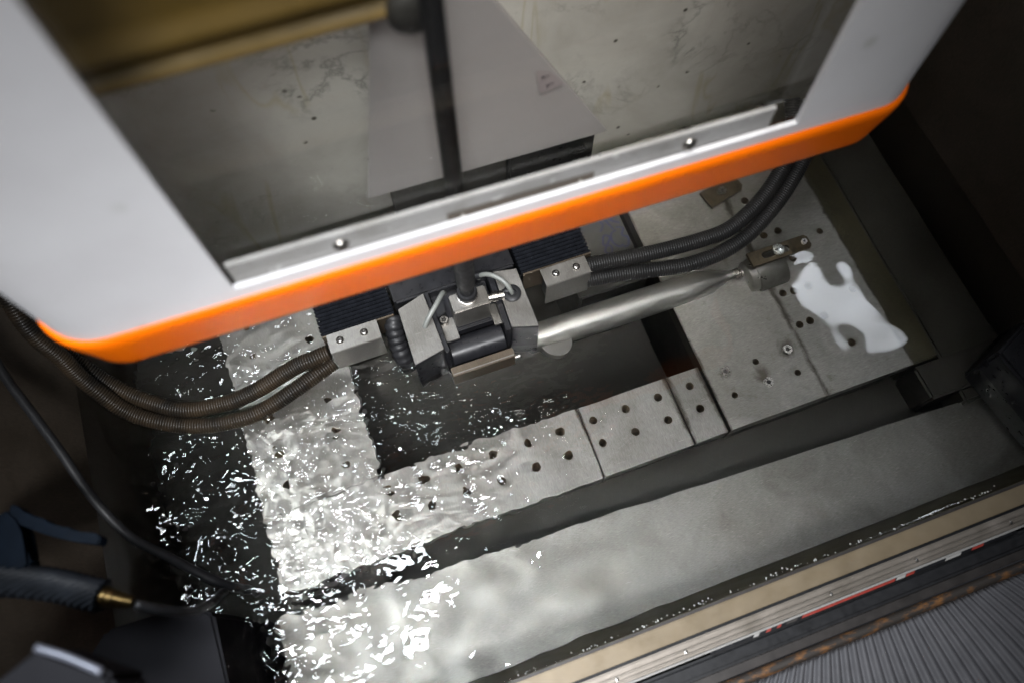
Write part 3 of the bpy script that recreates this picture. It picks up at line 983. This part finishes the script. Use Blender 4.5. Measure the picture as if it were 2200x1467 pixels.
# ------------------------------------------------------------------ behind the window
col = thing('arm_column', 'white tapered arm cover standing behind the window', 'machine arm', (0.15, 0.52, 0.24))
pv = [(0.010, 0.243), (0.300, 0.234), (0.160, 0.482), (0.122, 0.55), (0.122, 0.80), (0.060, 0.80), (0.0535, 0.482)]
b = bmesh.new()
fr = [b.verts.new((x, 0.500, z)) for x, z in pv]
bk = [b.verts.new((0.095 + (x - 0.095) * (0.45 if x > 0.095 else 0.15), 0.600, z + 0.03)) for x, z in pv]
b.faces.new(fr)
b.faces.new(bk[::-1])
for i in range(len(pv)):
    b.faces.new((fr[i], fr[(i + 1) % len(pv)], bk[(i + 1) % len(pv)], bk[i]))
bmesh.ops.bevel(b, geom=b.edges[:], offset=0.0015, segments=2, affect='EDGES', clamp_overlap=True)
finish(b, 'arm_cover', 'column', col, True, 35)
b = bmesh.new()
lv = [b.verts.new(p) for p in ((0.2045, 0.4990, 0.3755), (0.2195, 0.4990, 0.3690), (0.2370, 0.4990, 0.3425), (0.2105, 0.4990, 0.3385))]
b.faces.new(lv)
lb = finish(b, 'paper_label', 'label', col)
tk = []
for (xa, za, xb, zb2) in ((0.2110, 0.3640, 0.2150, 0.3610), (0.2112, 0.3608, 0.2148, 0.3645), (0.2162, 0.3630, 0.2190, 0.3632), (0.2165, 0.3500, 0.2190, 0.3475), (0.2190, 0.3475, 0.2205, 0.3510), (0.2190, 0.3475, 0.2175, 0.3450), (0.2215, 0.3495, 0.2245, 0.3500)):
    tk.append(sweep_bm([Vector((xa, 0.4988, za)), Vector((xb, 0.4988, zb2))], 0.0005, 5))
finish(merge(tk), 'handwritten_marks', 'ink', lb)
box('arm_base', 0.040, 0.180, 0.520, 0.560, 0.055, 0.232, 'lowerarm', col, 0.002)
box('arm_base', 0.182, 0.292, 0.516, 0.545, 0.020, 0.230, 'black', col, 0.002)

gold = thing('amber_reflection', 'amber gold rounded bar standing in for a reflection at the upper left of the window', 'cover', (-0.05, 0.46, 0.55))  # solid bar standing in for a gold reflection in the pane
b = bmesh.new()
sec = [(0.448, 0.80), (0.448, 0.600), (0.446, 0.588), (0.4415, 0.5825), (0.440, 0.576), (0.4425, 0.570), (0.446, 0.567), (0.4465, 0.562), (0.4415, 0.559), (0.439, 0.5535), (0.4425, 0.549), (0.450, 0.547), (0.475, 0.547), (0.475, 0.80)]
e0 = [b.verts.new((-0.262, y, z)) for y, z in sec]
e1 = [b.verts.new((0.066, y, z)) for y, z in sec]
b.faces.new(e0)
b.faces.new(e1[::-1])
for i in range(len(sec)):
    j = (i + 1) % len(sec)
    b.faces.new((e0[i], e0[j], e1[j], e1[i]))
finish(b, 'reflection_bar', 'gold', gold, True, 50)
b = bmesh.new()  # blob added for a dark dotted mark seen in the glass
bmesh.ops.create_icosphere(b, subdivisions=4, radius=1)
for v in b.verts:
    n = v.co.normalized()
    k = 1 + 0.03 * math.sin(22 * n.x) * math.sin(22 * n.z)
    v.co = Vector((0.081 + 0.020 * n.x * k, 0.4405 + 0.012 * n.y * k, 0.553 + 0.022 * n.z * k))
finish(b, 'end_blob', 'mesh_blob', gold, True)

# ------------------------------------------------------------------ tank door along the front
door = thing('tank_door', 'layered tank door edge with beige reflection-painted lip and polished channel along the front', 'door', (0.3, -0.055, -0.1))
DX0, DX1 = -0.45, 0.90
box('inner_lip', DX0, DX1, -0.0435, -0.0225, 0.010, 0.0300, 'beige', door, 0.001)
box('lip_flange', DX0, DX1, -0.0224, -0.0190, 0.0282, 0.0295, 'sill', door, 0.0004)
box('seal', DX0, DX1, -0.0470, -0.0437, 0.000, 0.0240, 'rubber', door, 0.0005)
for ya, yb, z in ((-0.0545, -0.0472, 0.0270), (-0.0600, -0.0547, 0.0290), (-0.0645, -0.0602, 0.0310)):
    box('polished_channel', DX0, DX1, ya, yb, 0.0, z, 'chrome', door, 0.0016)
box('channel_rim', DX0, DX1, -0.0668, -0.0647, 0.0, 0.0325, 'offwhite', door, 0.0008)
lab = box('label_strip', 0.215, 0.62, -0.0698, -0.0670, 0.0, 0.0310, 'black', door, 0.0003)
for xa, xb, mt in ((0.330, 0.452, 'red'), (0.454, 0.466, 'offwhite'), (0.467, 0.478, 'red'), (0.268, 0.275, 'offwhite'), (0.284, 0.290, 'red'), (0.298, 0.303, 'red'), (0.520, 0.541, 'offwhite'), (0.556, 0.572, 'red'), (0.310, 0.324, 'sill')):
    b = bmesh.new()
    vs = [b.verts.new(p) for p in ((xa, -0.0697, 0.0314), (xb, -0.0697, 0.0314), (xb + .003, -0.0671, 0.0314), (xa + .003, -0.0671, 0.0314))]
    b.faces.new(vs)
    finish(b, 'label_patch', mt, lab)
box('gasket', DX0, DX1, -0.0890, -0.0700, -0.02, 0.0270, 'rubber', door, 0.004)
for xr in (0.105, 0.19, 0.376, 0.49, 0.62):
    lathe('rivet', [(0, 0.0022), (0.0008, 0.0019), (0.0011, 0.0006)], (xr, -0.0575, 0.029), 'screw', door, (0, 0, 1), 12, 40)
box('outer_sill', DX0, DX1, -0.1000, -0.0892, -0.03, 0.0200, 'sill', door, 0.001)

rb = finish(sweep_bm(catmull([(DX0, -0.1075, 0.0175), (0.1, -0.1073, 0.0175), (0.5, -0.1075, 0.0175), (DX1, -0.1075, 0.0175)], 0.02), 0.0062, 20), 'rusty_rod', 'rust', None, True)
tag(rb, 'rusty round rod running along the front of the tank door', 'rod')


def fan_cover():
    b = bmesh.new()
    pitch = 0.0108
    sub = 8
    us = np.arange(0.16, 0.70, pitch / sub)
    nv = 14
    grid = []
    for u in us:
        th = math.radians(44) * max(-1.25, min(1.25, (u - 0.455) / 0.18))
        row = []
        ridge = abs(math.sin(math.pi * u / pitch)) ** 0.8
        for k in range(nv):
            v = 0.22 * k / (nv - 1)
            bend = th * (1 - 0.25 * v / 0.22)
            x = u + v * math.sin(bend)
            y = -0.114 - v * math.cos(bend) * 0.9
            z = 0.002 + 0.0064 * ridge - 0.10 * v * v
            row.append(b.verts.new((x, y, z)))
        grid.append(row)
    for A, B in zip(grid, grid[1:]):
        for k in range(nv - 1):
            b.faces.new((A[k], B[k], B[k + 1], A[k + 1]))
    return finish(b, 'ribbed_cover', 'ribs', None, True, 75)


tag(fan_cover(), 'grey ribbed rubber cover fanning out below the rusty rod', 'cover')
shelf = finish(box_bm(-0.5, 1.0, -0.42, -0.1165, -0.06, -0.030, 0), 'door_ledge', 'sill')
tag(shelf, 'dark ledge under the grey ribbed cover', 'ledge')

# ------------------------------------------------------------------ left side: spray gun, hose, boxes
gun = thing('spray_gun', 'blue spray gun with ribbed grip hanging on the left tank wall', 'spray gun', (-0.46, 0.26, 0.10))
GZ = 0.20
GS = 0.909  # gun drawn at 0.12 m and moved up the wall
b = sweep_bm(catmull([(-0.492, 0.262, GZ), (-0.474, 0.256, GZ), (-0.450, 0.245, GZ), (-0.425, 0.232, GZ), (-0.402, 0.217, GZ), (-0.386, 0.207, GZ)], 0.0009), 0.0165, 72)
# wrap the grip in slanted ridges
path_dir = Vector((0.106, -0.055, 0)).normalized()
side = Vector((0.055, 0.106, 0)).normalized()
for v in b.verts:
    d = v.co - Vector((-0.44, 0.237, GZ))
    s_, t_ = d.dot(path_dir), d.dot(side)
    phase = (s_ * 0.55 - t_ * 0.95) / 0.0052
    nrm = Vector((side.x * t_, side.y * t_, v.co.z - GZ))
    if nrm.length > 1e-6:
        v.co += nrm.normalized() * 0.0017 * math.cos(2 * math.pi * phase)
finish(b, 'ribbed_grip', 'grip', gun, True, 80)
prism('gun_body', [(-0.505, 0.325), (-0.462, 0.330), (-0.452, 0.316), (-0.456, 0.300), (-0.455, 0.280), (-0.446, 0.264), (-0.462, 0.250), (-0.500, 0.262), (-0.530, 0.275)], GZ - 0.012, GZ + 0.012, 'blue', gun, 0.004)
tg = []
n = 26
b = bmesh.new()
top, bot = [], []
for k in range(n + 1):
    f = k / n
    x = -0.464 + 0.088 * f
    y = 0.3245 - 0.062 * f - 0.006 * math.sin(math.pi * f)
    wv = 0.0022 * math.sin(2 * math.pi * f * 3.6)
    hw = 0.0115 * (1 - 0.45 * f)
    top.append((x + 0.002, y + hw + wv))
    bot.append((x - 0.002, y - hw * 0.35))
finish(prism_bm(top + bot[::-1], GZ - 0.008, GZ + 0.009, 0.0015), 'trigger', 'blue', gun, True, 50)
fdir = Vector((0.85, -0.5, -0.08)).normalized()
fit = lathe('brass_fitting', [(0, 0.0105), (0.008, 0.0110), (0.009, 0.0098), (0.016, 0.0092)], (-0.3885, 0.209, GZ), 'brass', gun, fdir, 22, 40)
prof = []
for k in range(9):
    t0 = 0.0165 + 0.0021 * k
    r0 = 0.0090 - 0.00035 * k
    prof += [(t0, r0 - 0.0008), (t0 + 0.0006, r0), (t0 + 0.0014, r0), (t0 + 0.0020, r0 - 0.0008)]
lathe('ribbed_sleeve', prof, (-0.3885, 0.209, GZ), 'brass', fit, fdir, 20, 30)

for ch in list(gun.children):
    for o in [ch] + list(ch.children):
        for v in o.data.vertices:
            wx, wy = v.co.x - 0.46, v.co.y + 0.26
            v.co.x, v.co.y = wx * GS + 0.46, wy * GS - 0.26
hs = finish(sweep_bm(catmull([(-0.324, 0.171, 0.197), (-0.305, 0.159, 0.180), (-0.290, 0.156, 0.140), (-0.290, 0.168, 0.085), (-0.296, 0.184, 0.030), (-0.300, 0.192, -0.005), (-0.310, 0.20, -0.05)], 0.006), 0.0048, 14), 'gun_hose', 'rubber', None, True)
tag(hs, 'short black hose curving from the brass fitting into the water', 'hose')
cbl = finish(sweep_bm(catmull([(-0.468, 0.575, 0.145), (-0.455, 0.502, 0.130), (-0.432, 0.440, 0.120), (-0.411, 0.385, 0.110), (-0.396, 0.333, 0.090), (-0.372, 0.279, 0.065), (-0.338, 0.241, 0.040), (-0.309, 0.210, 0.018), (-0.292, 0.195, 0.000), (-0.283, 0.188, -0.03), (-0.278, 0.18, -0.07)], 0.008), 0.0056, 14), 'black_cable', 'rubber', None, True)
tag(cbl, 'long black cable sagging down the left tank wall into the water', 'cable')

fl = thing('float_box', 'matte charcoal box standing in the front left tank corner', 'box', (-0.35, 0.10, 0.0))
prism('box_shell', [(-0.398, 0.176), (-0.345, 0.1745), (-0.292, 0.160), (-0.2855, 0.154), (-0.2865, 0.02), (-0.2865, -0.012), (-0.4255, -0.012), (-0.4255, 0.150)], -0.15, 0.10, 'charcoal', fl, 0.004)
bx = thing('control_box', 'blurred dark box with a pale edge at the lower left corner', 'box', (-0.36, 0.10, 0.30))
prism('box_body', [(-0.395, 0.112), (-0.340, 0.134), (-0.288, 0.094), (-0.30, 0.06), (-0.315, 0.02), (-0.46, 0.02), (-0.46, 0.09)], 0.28, 0.345, 'charcoal', bx, 0.005)
finish(sweep_bm(catmull([(-0.341, 0.1335, 0.346), (-0.320, 0.1190, 0.346), (-0.296, 0.0990, 0.346)], 0.004), 0.0034, 10), 'pale_edge', 'edge', bx, True)  # paler strip along the edge of the box
box('box_bracket', -0.460, -0.40, 0.02, 0.10, 0.10, 0.2795, 'charcoal', bx, 0.003)

rbk = finish(prism_bm([(0.712, 0.135), (0.790, 0.168), (0.840, 0.168), (0.840, 0.0), (0.735, 0.0)], -0.0575, 0.050, 0.004), 'corner_block', 'black', None, True, 35)
tag(rbk, 'black block standing in the front right tank corner', 'block')

# foam bubbles at the waterline along the front wall
b = bmesh.new()
r_ = random.Random(5)
x = 0.0
while x < 0.66:
    for _ in range(r_.choice((0, 0, 1, 1, 2, 4))):
        rad = r_.choice((0.0005, 0.0007, 0.001, 0.0013))
        bmesh.ops.create_icosphere(b, subdivisions=1, radius=rad, matrix=Matrix.Translation((x + r_.uniform(-.004, .004), YF + 0.001 + abs(r_.gauss(0, 0.0022)), 0.0016)))
    x += 0.0065
foam = finish(b, 'foam', 'bubble', None, True)
foam['kind'] = 'stuff'
tag(foam, 'line of tiny foam bubbles on the water along the tank front', 'foam')
